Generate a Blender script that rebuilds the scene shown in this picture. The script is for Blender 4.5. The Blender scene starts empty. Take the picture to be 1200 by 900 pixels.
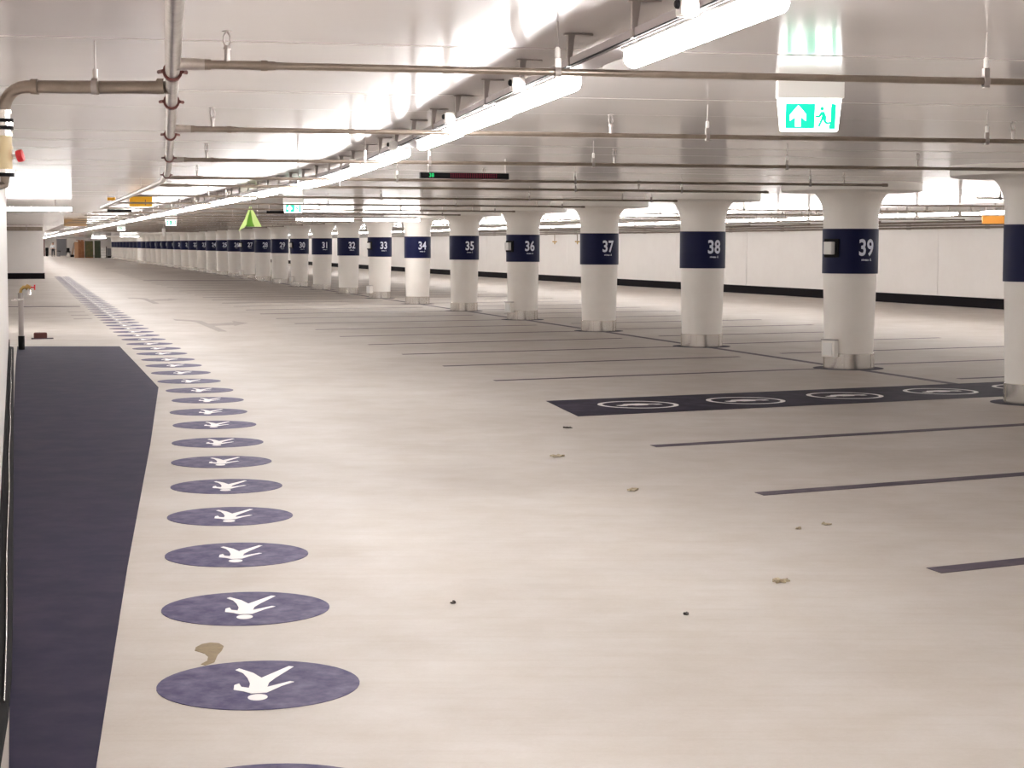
import bpy, bmesh, math, random
from mathutils import Vector, Matrix
random.seed(7)
PI = math.pi
SC = bpy.context.scene
COL = SC.collection

# ---------------------------------------------------------------- camera, world, exposure
cd = bpy.data.cameras.new('camera')
cam = bpy.data.objects.new('camera', cd)
COL.objects.link(cam)
cd.sensor_width = 36.0
cd.lens = 63.0
cd.clip_start = 0.02
cd.clip_end = 600
cam.matrix_world = (Matrix.Translation((0, 0, 1.6)) @ Matrix.Rotation(PI / 2 - 0.0773, 4, 'X')
                    @ Matrix.Rotation(0.003, 4, 'Z'))
SC.camera = cam
world = bpy.data.worlds.new('world')
SC.world = world
world.use_nodes = True
world.node_tree.nodes['Background'].inputs[0].default_value = (1, 0.97, 0.94, 1)
world.node_tree.nodes['Background'].inputs[1].default_value = 0.02
SC.view_settings.view_transform = 'Standard'
SC.view_settings.look = 'None'
SC.view_settings.gamma = 1
SC.view_settings.use_curve_mapping = False
SC.view_settings.exposure = 0.6
SC.cycles.max_bounces = 16
SC.cycles.diffuse_bounces = 10
SC.cycles.glossy_bounces = 5
LAMP_POWER = 37.0
LAMP_TINT = (1.0, 0.975, 0.96)

# ---------------------------------------------------------------- coordinates of the garage
# u runs along the row of columns, v across it (column row: v = 0), the near stretch bends a little
HD = 0.2706
OX, OY = 4.426, 23.54
DX, DY = -math.sin(HD), math.cos(HD)
VX, VY = math.cos(HD), math.sin(HD)
ZC = 2.42                     # ceiling height


def W(u, v, z=0.0):
    return Vector((OX + DX * u + VX * v, OY + DY * u + VY * v, z))


def bend(u):
    t = -(u + 3.4)
    a = 1.5
    s = 0.5 * (t + math.sqrt(t * t + a * a))
    w = 0.5 * (1 + t / math.sqrt(t * t + a * a))
    return -0.081 * s, 0.081 * w


def WW(u, v, z=0.0):
    s, k = bend(u)
    return W(u - k * (v + 9.0), v + s, z)


# ---------------------------------------------------------------- materials
def mat(name, base, rough=0.5, metal=0.0, spec=None, noise=None, emit=None, estr=0.0, bump=None, coat=None):
    m = bpy.data.materials.new(name)
    m.use_nodes = True
    nt = m.node_tree
    b = nt.nodes['Principled BSDF']
    b.inputs['Base Color'].default_value = (*base, 1)
    b.inputs['Roughness'].default_value = rough
    b.inputs['Metallic'].default_value = metal
    if spec is not None:
        b.inputs['Specular IOR Level'].default_value = spec
    if emit is not None:
        b.inputs['Emission Color'].default_value = (*emit, 1)
        b.inputs['Emission Strength'].default_value = estr
    if coat is not None:
        b.inputs['Coat Weight'].default_value = coat
    if noise or bump:
        tc = nt.nodes.new('ShaderNodeTexCoord')
    if noise:
        col2, scale, lo, hi = noise
        n = nt.nodes.new('ShaderNodeTexNoise')
        n.inputs['Scale'].default_value = scale
        n.inputs['Detail'].default_value = 6
        n.inputs['Roughness'].default_value = 0.65
        r = nt.nodes.new('ShaderNodeValToRGB')
        r.color_ramp.elements[0].position = lo
        r.color_ramp.elements[1].position = hi
        r.color_ramp.elements[0].color = (*base, 1)
        r.color_ramp.elements[1].color = (*col2, 1)
        nt.links.new(tc.outputs['Object'], n.inputs['Vector'])
        nt.links.new(n.outputs['Fac'], r.inputs['Fac'])
        nt.links.new(r.outputs['Color'], b.inputs['Base Color'])
    if bump:
        scale, strength = bump
        n2 = nt.nodes.new('ShaderNodeTexNoise')
        n2.inputs['Scale'].default_value = scale
        n2.inputs['Detail'].default_value = 4
        bp = nt.nodes.new('ShaderNodeBump')
        bp.inputs['Strength'].default_value = strength
        bp.inputs['Distance'].default_value = 0.01
        nt.links.new(tc.outputs['Object'], n2.inputs['Vector'])
        nt.links.new(n2.outputs['Fac'], bp.inputs['Height'])
        nt.links.new(bp.outputs['Normal'], b.inputs['Normal'])
    return m


def floor_material():
    m = bpy.data.materials.new('polished_floor')
    m.use_nodes = True
    nt = m.node_tree
    N, L = nt.nodes, nt.links
    b = N['Principled BSDF']
    tc = N.new('ShaderNodeTexCoord')

    def noise(scale, detail=5, rough=0.6, stretch=None):
        n = N.new('ShaderNodeTexNoise')
        n.inputs['Scale'].default_value = scale
        n.inputs['Detail'].default_value = detail
        n.inputs['Roughness'].default_value = rough
        if stretch:
            mp = N.new('ShaderNodeMapping')
            mp.inputs['Scale'].default_value = stretch
            L.new(tc.outputs['Object'], mp.inputs['Vector'])
            L.new(mp.outputs['Vector'], n.inputs['Vector'])
        else:
            L.new(tc.outputs['Object'], n.inputs['Vector'])
        return n

    def ramp(src, lo, hi, c0, c1):
        r = N.new('ShaderNodeValToRGB')
        r.color_ramp.elements[0].position = lo
        r.color_ramp.elements[1].position = hi
        r.color_ramp.elements[0].color = (*c0, 1)
        r.color_ramp.elements[1].color = (*c1, 1)
        L.new(src.outputs['Fac'], r.inputs['Fac'])
        return r

    def mix(a, bb, fac):
        x = N.new('ShaderNodeMix')
        x.data_type = 'RGBA'
        x.blend_type = 'MULTIPLY'
        x.inputs[0].default_value = fac
        L.new(a.outputs['Color'] if 'Color' in a.outputs else a.outputs[2], x.inputs[6])
        L.new(bb.outputs['Color'], x.inputs[7])
        return x
    big = ramp(noise(0.35, 4), 0.35, 0.7, FLOOR_A, FLOOR_B)
    mid = ramp(noise(2.2, 7, 0.7), 0.35, 0.75, (0.85, 0.815, 0.76), (1, 1, 1))
    fine = ramp(noise(60, 3, 0.8), 0.3, 0.7, (0.93, 0.93, 0.92), (1, 1, 1))
    scr = ramp(noise(3.0, 6, 0.7, (0.25, 5.0, 1.0)), 0.36, 0.5, (0.95, 0.93, 0.91), (1, 1, 1))
    m1 = mix(big, mid, 0.8)
    x2 = N.new('ShaderNodeMix'); x2.data_type = 'RGBA'; x2.blend_type = 'MULTIPLY'; x2.inputs[0].default_value = 0.8
    L.new(m1.outputs[2], x2.inputs[6]); L.new(fine.outputs['Color'], x2.inputs[7])
    x3 = N.new('ShaderNodeMix'); x3.data_type = 'RGBA'; x3.blend_type = 'MULTIPLY'; x3.inputs[0].default_value = 0.7
    L.new(x2.outputs[2], x3.inputs[6]); L.new(scr.outputs['Color'], x3.inputs[7])
    L.new(x3.outputs[2], b.inputs['Base Color'])
    rr = N.new('ShaderNodeMapRange')
    L.new(noise(1.3, 5).outputs['Fac'], rr.inputs['Value'])
    rr.inputs['From Min'].default_value = 0.3
    rr.inputs['From Max'].default_value = 0.7
    rr.inputs['To Min'].default_value = 0.48
    rr.inputs['To Max'].default_value = 0.66
    L.new(rr.outputs['Result'], b.inputs['Roughness'])
    b.inputs['Specular IOR Level'].default_value = 0.28
    return m


FLOOR_A = (0.51, 0.478, 0.452)
FLOOR_B = (0.605, 0.578, 0.556)
M = {}
M['floor'] = floor_material()
M['ceiling'] = mat('white_ceiling_panel', (0.80, 0.755, 0.735), 0.13, spec=0.5, noise=((0.83, 0.785, 0.765), 0.7, 0.35, 0.7))
M['slab'] = mat('concrete_slab', (0.25, 0.23, 0.22), 0.8)
M['wall'] = mat('white_wall_paint', (0.87, 0.835, 0.80), 0.45, noise=((0.84, 0.80, 0.765), 1.2, 0.4, 0.7))
M['column'] = mat('white_column_paint', (0.89, 0.855, 0.80), 0.5, noise=((0.86, 0.82, 0.765), 2.0, 0.4, 0.7))
M['navy'] = mat('navy_band_film', (0.004, 0.006, 0.044), 0.5, spec=0.18)
M['print'] = mat('pale_blue_print', (0.72, 0.76, 0.88), 0.5)
M['steel'] = mat('brushed_steel', (0.74, 0.71, 0.67), 0.2, 1.0)
M['pipe'] = mat('galvanised_pipe', (0.25, 0.205, 0.17), 0.33, 0.8, noise=((0.33, 0.275, 0.23), 8, 0.35, 0.7))
M['bigpipe'] = mat('galvanised_main_pipe', (0.58, 0.53, 0.49), 0.28, 0.9, noise=((0.40, 0.35, 0.31), 14, 0.4, 0.75))
M['coupling'] = mat('red_brown_coupling', (0.12, 0.03, 0.025), 0.45)
M['zinc'] = mat('zinc_hanger', (0.40, 0.36, 0.34), 0.4, 0.7)
M['ferrule'] = mat('white_plastic_ferrule', (0.85, 0.83, 0.8), 0.4)
M['lamp'] = mat('lit_tube_diffuser', (0.9, 0.9, 0.9), 0.5, emit=LAMP_TINT, estr=LAMP_POWER)
M['housing'] = mat('lamp_housing', (0.72, 0.68, 0.67), 0.4)
M['tray'] = mat('grey_cable_tray', (0.42, 0.38, 0.38), 0.45, 0.2)
M['rail'] = mat('grey_lamp_rail', (0.42, 0.385, 0.39), 0.5)
M['black'] = mat('black_rubber', (0.010, 0.009, 0.010), 0.75, spec=0.15)
M['plinth'] = mat('black_plinth', (0.010, 0.008, 0.010), 0.8, spec=0.1)
M['pad'] = mat('dark_blue_floor_coating', (0.015, 0.0135, 0.038), 0.65, spec=0.12, noise=((0.034, 0.026, 0.052), 3.5, 0.4, 0.7))
M['mark'] = mat('blue_floor_paint', (0.050, 0.045, 0.110), 0.6, spec=0.15, noise=((0.15, 0.13, 0.205), 9, 0.38, 0.68))
M['line'] = mat('dark_line_paint', (0.075, 0.060, 0.082), 0.6, spec=0.2, noise=((0.14, 0.112, 0.13), 5, 0.45, 0.75))
M['evpaint'] = mat('charging_bay_paint', (0.016, 0.014, 0.028), 0.65, spec=0.12, noise=((0.05, 0.042, 0.07), 4, 0.42, 0.72))
M['white'] = mat('white_floor_paint', (0.86, 0.84, 0.83), 0.5)
M['greyarrow'] = mat('worn_grey_paint', (0.30, 0.265, 0.25), 0.5, spec=0.2, noise=((0.40, 0.36, 0.33), 5, 0.4, 0.7))
M['exit_face'] = mat('exit_sign_white_light', (0.9, 0.9, 0.9), 0.4, emit=(1, 1, 0.98), estr=2.6)
M['exit_green'] = mat('exit_sign_green_light', (0.0, 0.5, 0.3), 0.4, emit=(0.0, 0.52, 0.30), estr=0.9)
M['signbox'] = mat('exit_sign_housing', (0.85, 0.83, 0.8), 0.4)
M['led_green'] = mat('green_led_digits', (0, 0.2, 0.05), 0.4, emit=(0.03, 0.9, 0.25), estr=0.5)
M['led_red'] = mat('red_led_dots', (0.2, 0, 0.03), 0.4, emit=(0.9, 0.03, 0.12), estr=0.18)
M['lime'] = mat('lime_sign_paint', (0.72, 0.95, 0.34), 0.5)
M['green'] = mat('green_sign_paint', (0.14, 0.36, 0.03), 0.5)
M['amber'] = mat('amber_sign', (0.86, 0.44, 0.012), 0.45)
M['orange'] = mat('orange_panel', (0.78, 0.33, 0.05), 0.5)
M['tan'] = mat('tan_board', (0.52, 0.33, 0.16), 0.6)
M['red'] = mat('red_valve_wheel', (0.60, 0.01, 0.02), 0.35)
M['yellowpipe'] = mat('yellowed_plastic', (0.72, 0.60, 0.36), 0.5)
M['brass'] = mat('brass_tap', (0.50, 0.33, 0.12), 0.32, 1.0)
M['stain'] = mat('brown_stain', (0.17, 0.115, 0.04), 0.5, noise=((0.24, 0.17, 0.075), 25, 0.4, 0.7))
M['leaf'] = mat('dry_leaf', (0.26, 0.20, 0.14), 0.7, noise=((0.46, 0.40, 0.27), 60, 0.4, 0.6))
M['darkspot'] = mat('dark_debris', (0.05, 0.04, 0.035), 0.6)
M['crate_brown'] = mat('brown_wood', (0.24, 0.09, 0.035), 0.7, noise=((0.33, 0.14, 0.06), 3, 0.4, 0.6))
M['crate_tan'] = mat('tan_wood', (0.50, 0.29, 0.16), 0.7)
M['olive'] = mat('olive_cloth', (0.16, 0.12, 0.055), 0.8, noise=((0.09, 0.10, 0.04), 3, 0.4, 0.6))
M['dkgreen'] = mat('dark_green_steel', (0.055, 0.065, 0.035), 0.6)
M['greysteel'] = mat('grey_roller', (0.20, 0.195, 0.21), 0.5)
M['dkred'] = mat('dark_red_door', (0.13, 0.04, 0.035), 0.5)
M['skin'] = mat('skin', (0.48, 0.29, 0.2), 0.6)
M['shirt'] = mat('white_shirt', (0.85, 0.87, 0.9), 0.8)
M['trousers'] = mat('dark_trousers', (0.02, 0.02, 0.03), 0.8)
M['hair'] = mat('dark_hair', (0.03, 0.02, 0.015), 0.7)
M['whitebox'] = mat('white_plastic_box', (0.84, 0.83, 0.8), 0.45)


# ---------------------------------------------------------------- object helpers
def tag(o, label=None, cat=None, group=None, kind=None):
    if label: o['label'] = label
    if cat: o['category'] = cat
    if group: o['group'] = group
    if kind: o['kind'] = kind
    return o


def thing(name, loc, label, cat, group=None, rotz=0.0):
    o = bpy.data.objects.new(name, None)
    o.empty_display_size = 0.1
    COL.objects.link(o)
    o.location = loc
    o.rotation_euler = (0, 0, rotz)
    return tag(o, label, cat, group)


def mesh_from(bm, name, m, smooth=False):
    me = bpy.data.meshes.new(name)
    bmesh.ops.recalc_face_normals(bm, faces=bm.faces[:])
    bm.to_mesh(me)
    bm.free()
    for mm in (m if isinstance(m, (list, tuple)) else [m]):
        me.materials.append(mm)
    if smooth:
        for p in me.polygons:
            p.use_smooth = True
        try:
            me.set_sharp_from_angle(angle=math.radians(38))
        except Exception:
            pass
    return me


def put(name, me, parent=None, loc=(0, 0, 0), rot=(0, 0, 0)):
    o = bpy.data.objects.new(name, me)
    COL.objects.link(o)
    o.parent = parent
    o.location = loc
    o.rotation_euler = rot
    return o


def obj(name, bm, m, parent=None, smooth=False, loc=(0, 0, 0), rot=(0, 0, 0)):
    return put(name, mesh_from(bm, name, m, smooth), parent, loc, rot)


def copy_tree(o, parent=None):
    c = o.copy()
    COL.objects.link(c)
    c.parent = parent
    for ch in list(o.children):
        copy_tree(ch, c)
    return c


def box(bm, x0, x1, y0, y1, z0, z1, bevel=0.0):
    vs = [bm.verts.new((x, y, z)) for z in (z0, z1) for y in (y0, y1) for x in (x0, x1)]
    fs = []
    for f in ((0, 2, 3, 1), (4, 5, 7, 6), (0, 1, 5, 4), (2, 6, 7, 3), (0, 4, 6, 2), (1, 3, 7, 5)):
        fs.append(bm.faces.new([vs[i] for i in f]))
    if bevel:
        es = list({e for f in fs for e in f.edges})
        bmesh.ops.bevel(bm, geom=es, offset=bevel, segments=2, affect='EDGES', profile=0.6)
    return bm


def B(*a, **k):
    return box(bmesh.new(), *a, **k)


def prism(bm, pts, z0, z1):
    """pts: list of (x, y[, dz]) -> extruded polygon"""
    lo = [bm.verts.new((p[0], p[1], z0)) for p in pts]
    hi = [bm.verts.new((p[0], p[1], z1)) for p in pts]
    n = len(pts)
    bm.faces.new(lo[::-1])
    bm.faces.new(hi)
    for i in range(n):
        j = (i + 1) % n
        bm.faces.new((lo[i], lo[j], hi[j], hi[i]))
    return bm


def lathe(bm, prof, n=32, cap=True, center=(0, 0)):
    rings = []
    for r, z in prof:
        rings.append([bm.verts.new((center[0] + r * math.cos(2 * PI * i / n), center[1] + r * math.sin(2 * PI * i / n), z))
                      for i in range(n)])
    for a, b in zip(rings, rings[1:]):
        for i in range(n):
            j = (i + 1) % n
            bm.faces.new((a[i], a[j], b[j], b[i]))
    if cap:
        bm.faces.new(rings[0][::-1])
        bm.faces.new(rings[-1])
    return bm


def tube(bm, pts, r, n=12, cap=True):
    """round tube along points; r a number or one per point"""
    pts = [Vector(p) for p in pts]
    rs = r if isinstance(r, (list, tuple)) else [r] * len(pts)
    rings = []
    up = None
    for i, p in enumerate(pts):
        if i == 0: t = pts[1] - pts[0]
        elif i == len(pts) - 1: t = pts[-1] - pts[-2]
        else: t = (pts[i + 1] - p).normalized() + (p - pts[i - 1]).normalized()
        t.normalize()
        if up is None:
            up = Vector((0, 0, 1)) if abs(t.z) < 0.9 else Vector((1, 0, 0))
        a = t.cross(up).normalized()
        b = a.cross(t).normalized()
        up = b
        rings.append([bm.verts.new(p + (a * math.cos(2 * PI * k / n) + b * math.sin(2 * PI * k / n)) * rs[i]) for k in range(n)])
    for A, Bq in zip(rings, rings[1:]):
        for k in range(n):
            j = (k + 1) % n
            bm.faces.new((A[k], A[j], Bq[j], Bq[k]))
    if cap:
        bm.faces.new(rings[0][::-1])
        bm.faces.new(rings[-1])
    return bm


def T(*a, **k):
    return tube(bmesh.new(), *a, **k)


def ang(u, v=0.0):
    """heading (rotation about z) of the local across direction at u"""
    p, q = WW(u, v), WW(u, v + 1)
    return math.atan2(q.y - p.y, q.x - p.x)


# ================================================================= SETTING
# ---- floor
bm = bmesh.new()
box(bm, -80, 45, -25, 262, -0.25, 0.0)
floor = obj('floor', bm, M['floor'])
tag(floor, kind='structure')

# ---- ceiling: bright soffit panels near by, one continuous soffit farther off
UF = 12.3
bm = bmesh.new()
pts = [W(UF - 0.02, -19), W(UF - 0.02, 18), W(243, 18), W(243, -19)]
prism(bm, [(p.x, p.y) for p in pts], ZC, ZC + 0.06)
pts = [W(-50, -21), W(-50, 20), W(245, 20), W(245, -21)]
prism(bm, [(p.x, p.y) for p in pts], ZC + 0.09, ZC + 0.3)
ceiling = obj('ceiling', bm, M['ceiling'])
tag(ceiling, kind='structure')
PW = 1.2
k = 0
u = UF
while u > -46:
    u0 = u - PW
    g = 0.006
    a = [WW(u0 + g, -19), WW(u0 + g, -9), WW(u0 + g, 18), WW(u - g, 18), WW(u - g, -9), WW(u - g, -19)]
    bm = bmesh.new()
    prism(bm, [(p.x, p.y) for p in a], ZC + random.uniform(-0.0015, 0.0015), ZC + 0.05)
    obj('ceiling_panel', bm, M['ceiling'], ceiling)
    u = u0


def wall_run(name, pts, inner, h0, h1, thick, m, parent=None):
    pass


def uvbox(bm, u0, u1, v0, v1, z0, z1):
    prism(bm, [(p.x, p.y) for p in (W(u0, v0), W(u1, v0), W(u1, v1), W(u0, v1))], z0, z1)
    return bm


# ---- left wall (grazed by the view) and the recess behind its end
bm = bmesh.new()
uvbox(bm, -48, 7.6, -10.95, -10.66, 0, ZC)
tag(obj('wall_left', bm, M['wall']), kind='structure')
bm = bmesh.new()
uvbox(bm, 7.6, 63.2, -18.3, -18.0, 0, ZC)
uvbox(bm, 7.35, 7.6, -18.0, -10.95, 0, ZC)
tag(obj('wall_recess', bm, M['wall']), kind='structure')
bm = bmesh.new()
uvbox(bm, 63.2, 243, -18.3, -9.25, 0, ZC)
tag(obj('wall_block', bm, M['wall']), kind='structure')
bm = bmesh.new()
uvbox(bm, 63.15, 63.2, -18.0, -9.22, 0, 0.27)
uvbox(bm, 63.15, 242, -9.25, -9.22, 0, 0.27)
tag(obj('baseboard_block', bm, M['plinth']), kind='structure')
bm = bmesh.new()
uvbox(bm, -48, 7.55, -10.66, -10.645, 0, 0.11)
tag(obj('baseboard_left', bm, M['plinth']), kind='structure')
bm = bmesh.new()
uvbox(bm, 242, 242.3, -18.3, 16, 0, ZC)
wall_end = obj('wall_end', bm, M['wall'])
tag(wall_end, kind='structure')
bm = bmesh.new()
uvbox(bm, -48.3, -48, -12, 18, 0, ZC)
tag(obj('wall_back', bm, M['wall']), kind='structure')

# ---- right wall: long panels with open joints over a black plinth
RW = [(-48, 15.9), (20, 13.75), (75, 11.95), (110, 11.8), (242, 11.8)]


def rwall_v(u):
    for (a, va), (b, vb) in zip(RW, RW[1:]):
        if a <= u <= b:
            return va + (vb - va) * (u - a) / (b - a)
    return RW[-1][1]


bm = bmesh.new()
for (a, va), (b, vb) in zip(RW, RW[1:]):
    prism(bm, [(p.x, p.y) for p in (W(a, va + 0.05), W(b, vb + 0.05), W(b, vb + 0.35), W(a, va + 0.35))], 0, ZC)
wall_right = obj('wall_right', bm, M['wall'])
tag(wall_right, kind='structure')
u = 22.5 - 6.15 * 11
while u < 236:
    a, b = max(u, -47.9) + 0.01, u + 6.15 - 0.01
    va, vb = rwall_v(a), rwall_v(b)
    bm = bmesh.new()
    prism(bm, [(p.x, p.y) for p in (W(a, va), W(b, vb), W(b, vb + 0.05), W(a, va + 0.05))], 0.27, ZC)
    obj('wall_panel', bm, M['wall'], wall_right)
    u += 6.15
bm = bmesh.new()
for (a, va), (b, vb) in zip(RW, RW[1:]):
    prism(bm, [(p.x, p.y) for p in (W(a, va + 0.015), W(b, vb + 0.015), W(b, vb + 0.05), W(a, va + 0.05))], 0, 0.265)
tag(obj('baseboard_right', bm, M['plinth']), kind='structure')

# ================================================================= FLOOR PAINT (parts of the floor)


def flat(name, pts, m, z=0.0025, parent=floor, label=None):
    bm = bmesh.new()
    prism(bm, [(p[0], p[1]) for p in pts], 0.0005, z)
    o = obj(name, bm, m, parent)
    if label: o['label'] = label
    return o


p1, p2, p3 = Vector((-7.73, 27.95)), Vector((-6.15, 28.04)), Vector((-3.96, 20.01))
e1, e0 = Vector((-1.27, 5.38)), Vector((-0.62, 1.9))
bm = bmesh.new()
padR = [e0, e1, Vector((-1.91, 8.82)), Vector((-2.9, 14.3)), p3, Vector((-5.1, 24.2)), p2]
padL = [W(-20.5, -10.6), W(-16.3, -10.6), W(-13.2, -10.6), W(-8, -10.6), W(-1.2, -10.58), W(3.4, -10.56), p1]
for z in (0.0006, 0.0025):
    ra = [bm.verts.new((p.x, p.y, z)) for p in padR]
    la = [bm.verts.new((p.x, p.y, z)) for p in padL]
    for i in range(6):
        bm.faces.new((la[i], ra[i], ra[i + 1], la[i + 1]))
o = obj('blue_pad', bm, M['pad'], floor)
o['label'] = 'dark blue floor area along the left wall'

# stall lines: skewed to the row
SA = 0.485


def stall(u0, v0, ln, width, warp=True, name='stall_line'):
    p = WW(u0, v0) if warp else W(u0, v0)
    d = Vector((math.cos(SA), math.sin(SA)))
    n = Vector((-d.y, d.x)) * width / 2
    t = Vector((DX, DY)) * width / 2 / max(0.2, abs(DX * -d.y + DY * d.x))
    p2 = Vector((p.x, p.y))
    q = p2 + d * ln
    return flat(name, [p2 - t, q - t, q + t, p2 + t], M['line'])


def pxline(P, ln, width):
    d = Vector((math.cos(SA), math.sin(SA)))
    t = Vector((DX, DY)) * width / 2
    p = Vector(P)
    q = p + d * ln
    return flat('stall_line', [p - t, q - t, q + t, p + t], M['line'])


for P in ((2.09, 8.77), (1.60, 11.50), (1.13, 14.25)):
    pxline(P, 4.85, 0.15)
for i in range(34):
    u0 = -1.05 + 2.619 * i
    q = W(u0, -5.1)
    pxline((q.x, q.y), 4.75, 0.12)
for i in range(-3, 34):
    u0 = 0.35 + 2.619 * i
    q = W(u0 + 0.2, 0.45)
    pxline((q.x, q.y), 4.75, 0.12)
# line joining the columns
bm = bmesh.new()
uvbox(bm, -11, 178, -0.07, 0.07, 0.0005, 0.002)
obj('row_line', bm, M['line'], floor)
# far end-of-bay lines across the aisle and hatching on the left
for (u0, va, vb, wd) in ((25.6, -16, -8.95, 0.45),):
    bm = bmesh.new()
    uvbox(bm, u0, u0 + wd, va, vb, 0.0005, 0.002)
    obj('cross_line', bm, M['line'], floor)
for i in range(3):
    bm = bmesh.new()
    uvbox(bm, 17.8 + i * 2.0, 18.15 + i * 2.0, -9.35, -8.97, 0.0005, 0.002)
    obj('hatch_line', bm, M['greyarrow'], floor)
for u0, va, vb in ((58.5, -5.1, -0.15), (100.6, -4.7, -0.1)):
    bm = bmesh.new()
    uvbox(bm, u0, u0 + 0.6, va, vb, 0.0005, 0.002)
    obj('cross_line', bm, M['line'], floor)

# charging bay strip with ringed symbols
dS = Vector((math.cos(0.475), math.sin(0.475)))
a0, b0 = Vector((0.35, 18.39)), Vector((0.62, 16.74))
ev = flat('charging_strip', [b0, b0 + dS * 6.6, a0 + dS * 6.7, a0], M['evpaint'], 0.0028,
          label='dark strip with white ringed symbols')


def ring_bm(r0, r1, n=40, z0=0.003, z1=0.0042):
    bm = bmesh.new()
    vs = [[bm.verts.new((r * math.cos(2 * PI * i / n), r * math.sin(2 * PI * i / n), z)) for i in range(n)]
          for r, z in ((r0, z0), (r0, z1), (r1, z1), (r1, z0))]
    for q in range(4):
        A, Bq = vs[q], vs[(q + 1) % 4]
        for i in range(n):
            j = (i + 1) % n
            bm.faces.new((A[i], A[j], Bq[j], Bq[i]))
    return bm


ring_me = mesh_from(ring_bm(0.36, 0.41), 'white_ring', M['white'])
bm = bmesh.new()   # small car seen from the side, with a plug lead
prism(bm, [(-0.24, -0.08), (-0.17, -0.08), (-0.15, -0.04), (-0.09, -0.04), (-0.07, -0.08), (0.07, -0.08), (0.09, -0.04),
           (0.15, -0.04), (0.17, -0.08), (0.24, -0.08), (0.25, 0.0), (0.15, 0.035), (0.07, 0.11), (-0.10, 0.11), (-0.17, 0.035),
           (-0.25, 0.015)], 0.003, 0.0042)
car_me = mesh_from(bm, 'car_symbol', M['white'])
for P in ((1.27, 17.98), (2.42, 18.50), (3.57, 19.16), (4.74, 19.76), (5.9, 20.4)):
    o = put('white_ring', ring_me, floor, (P[0], P[1], 0), (0, 0, 0.475))
    put('car_symbol', car_me, o)

# pedestrian discs with an upside-down walking figure
FIG = [(-.107, .214), (-.095, .238), (-.036, .166), (.002, .088), (.089, .270), (.108, .262), (.055, .093), (.036, .016),
       (.035, -.05), (.111, .034), (.127, .023), (.086, -.036), (.040, -.132), (-.014, -.142), (-.045, -.110), (-.082, -.090),
       (-.087, -.020), (-.072, .005), (-.058, -.048), (-.030, -.062), (-.032, .003), (-.050, .090), (-.073, .163)]
bm = bmesh.new()
prism(bm, [(0.367 * math.cos(2 * PI * i / 48), 0.367 * math.sin(2 * PI * i / 48)) for i in range(48)], 0.0005, 0.0028)
disc_me = mesh_from(bm, 'pedestrian_disc', M['mark'])
bm = bmesh.new()
prism(bm, FIG, 0.0029, 0.0040)
prism(bm, [(0.014 + 0.035 * math.cos(2 * PI * i / 20), -0.197 + 0.044 * math.sin(2 * PI * i / 20)) for i in range(20)], 0.0029, 0.0040)
fig_me = mesh_from(bm, 'walking_figure', M['white'])
spots = [(-0.69, 5.06), (-0.92, 6.43), (-1.17, 7.80), (-1.42, 9.17), (-1.66, 10.48), (-1.89, 11.79), (-2.14, 13.13), (-2.38, 14.42),
         (-2.64, 15.84), (-2.90, 17.06), (-3.13, 18.37), (-3.43, 19.61), (-3.78, 20.92), (-4.13, 22.29), (-4.47, 23.62), (-4.78, 24.85),
         (-5.13, 26.20), (-5.46, 27.49), (-5.83, 28.78)]
for i in range(46):
    q = W(9.2 + 1.33 * i, -8.48 + 0.0004 * i * i * 0.2)
    spots.append((q.x, q.y))
for i, (x, y) in enumerate(spots):
    o = put('pedestrian_disc', disc_me, floor, (x, y, 0))
    put('walking_figure', fig_me, o, rot=(0, 0, 0.05))
    if i == 0:
        floor_disc0 = o

# faded direction arrows in the aisle: a long shaft along the lane with a hook and a head turning towards the bays


def arrow(u0, k_=1.0):
    bm = bmesh.new()

    def poly(pts):
        prism(bm, [(p.x, p.y) for p in [W(u0 + a_ * k_, b_) for a_, b_ in pts]], 0.0005, 0.0023)
    poly([(0, -6.96), (0, -6.80), (4.6, -6.80), (5.3, -7.05), (5.6, -7.3), (5.0, -7.3), (4.5, -7.02), (4.0, -6.96)])
    poly([(2.3, -6.80), (2.6, -6.36), (2.2, -6.40), (3.4, -5.98), (4.5, -6.18), (3.8, -6.22), (3.2, -6.80)])
    obj('direction_arrow', bm, M['greyarrow'], floor)


arrow(11.75)
arrow(27.8)

# stain beside the first whole disc: a mushroom-shaped spill
st = [(-0.075, 0.0), (-0.07, 0.05), (-0.04, 0.1), (0.0, 0.125), (0.04, 0.115), (0.062, 0.07), (0.05, 0.0), (0.03, -0.06), (0.02, -0.12), (0.012, -0.17),
      (-0.03, -0.215), (-0.05, -0.20), (-0.02, -0.15), (-0.015, -0.09), (-0.03, -0.045)]
flat('stain', [(-1.185 + x * 0.85 - 0.17 * y * 1.25, 6.97 + y * 1.15) for x, y in st], M['stain'], 0.0018, label='brown mushroom-shaped stain')


def leaf(x, y, s, rz, label, m='leaf', name='dry_leaf', cat='leaf'):
    bm = bmesh.new()
    n = 14
    outer = []
    for i in range(n):
        a = 2 * PI * i / n
        r = s * (0.6 + 0.4 * random.random()) * (1.0 if i % 2 else 0.62)
        outer.append((r * math.cos(a), 0.8 * r * math.sin(a)))
    top = [bm.verts.new((px, py, 0.006 + 0.012 * random.random())) for px, py in outer]
    bot = [bm.verts.new((px, py, 0.003)) for px, py in outer]
    ct, cb = bm.verts.new((0, 0, 0.008)), bm.verts.new((0, 0, 0.003))
    for i in range(n):
        j = (i + 1) % n
        bm.faces.new((top[i], top[j], ct)); bm.faces.new((bot[j], bot[i], cb)); bm.faces.new((bot[i], bot[j], top[j], top[i]))
    o = obj(name, bm, M[m], loc=(x, y, 0), rot=(0, 0, rz))
    return tag(o, label, cat)


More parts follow.
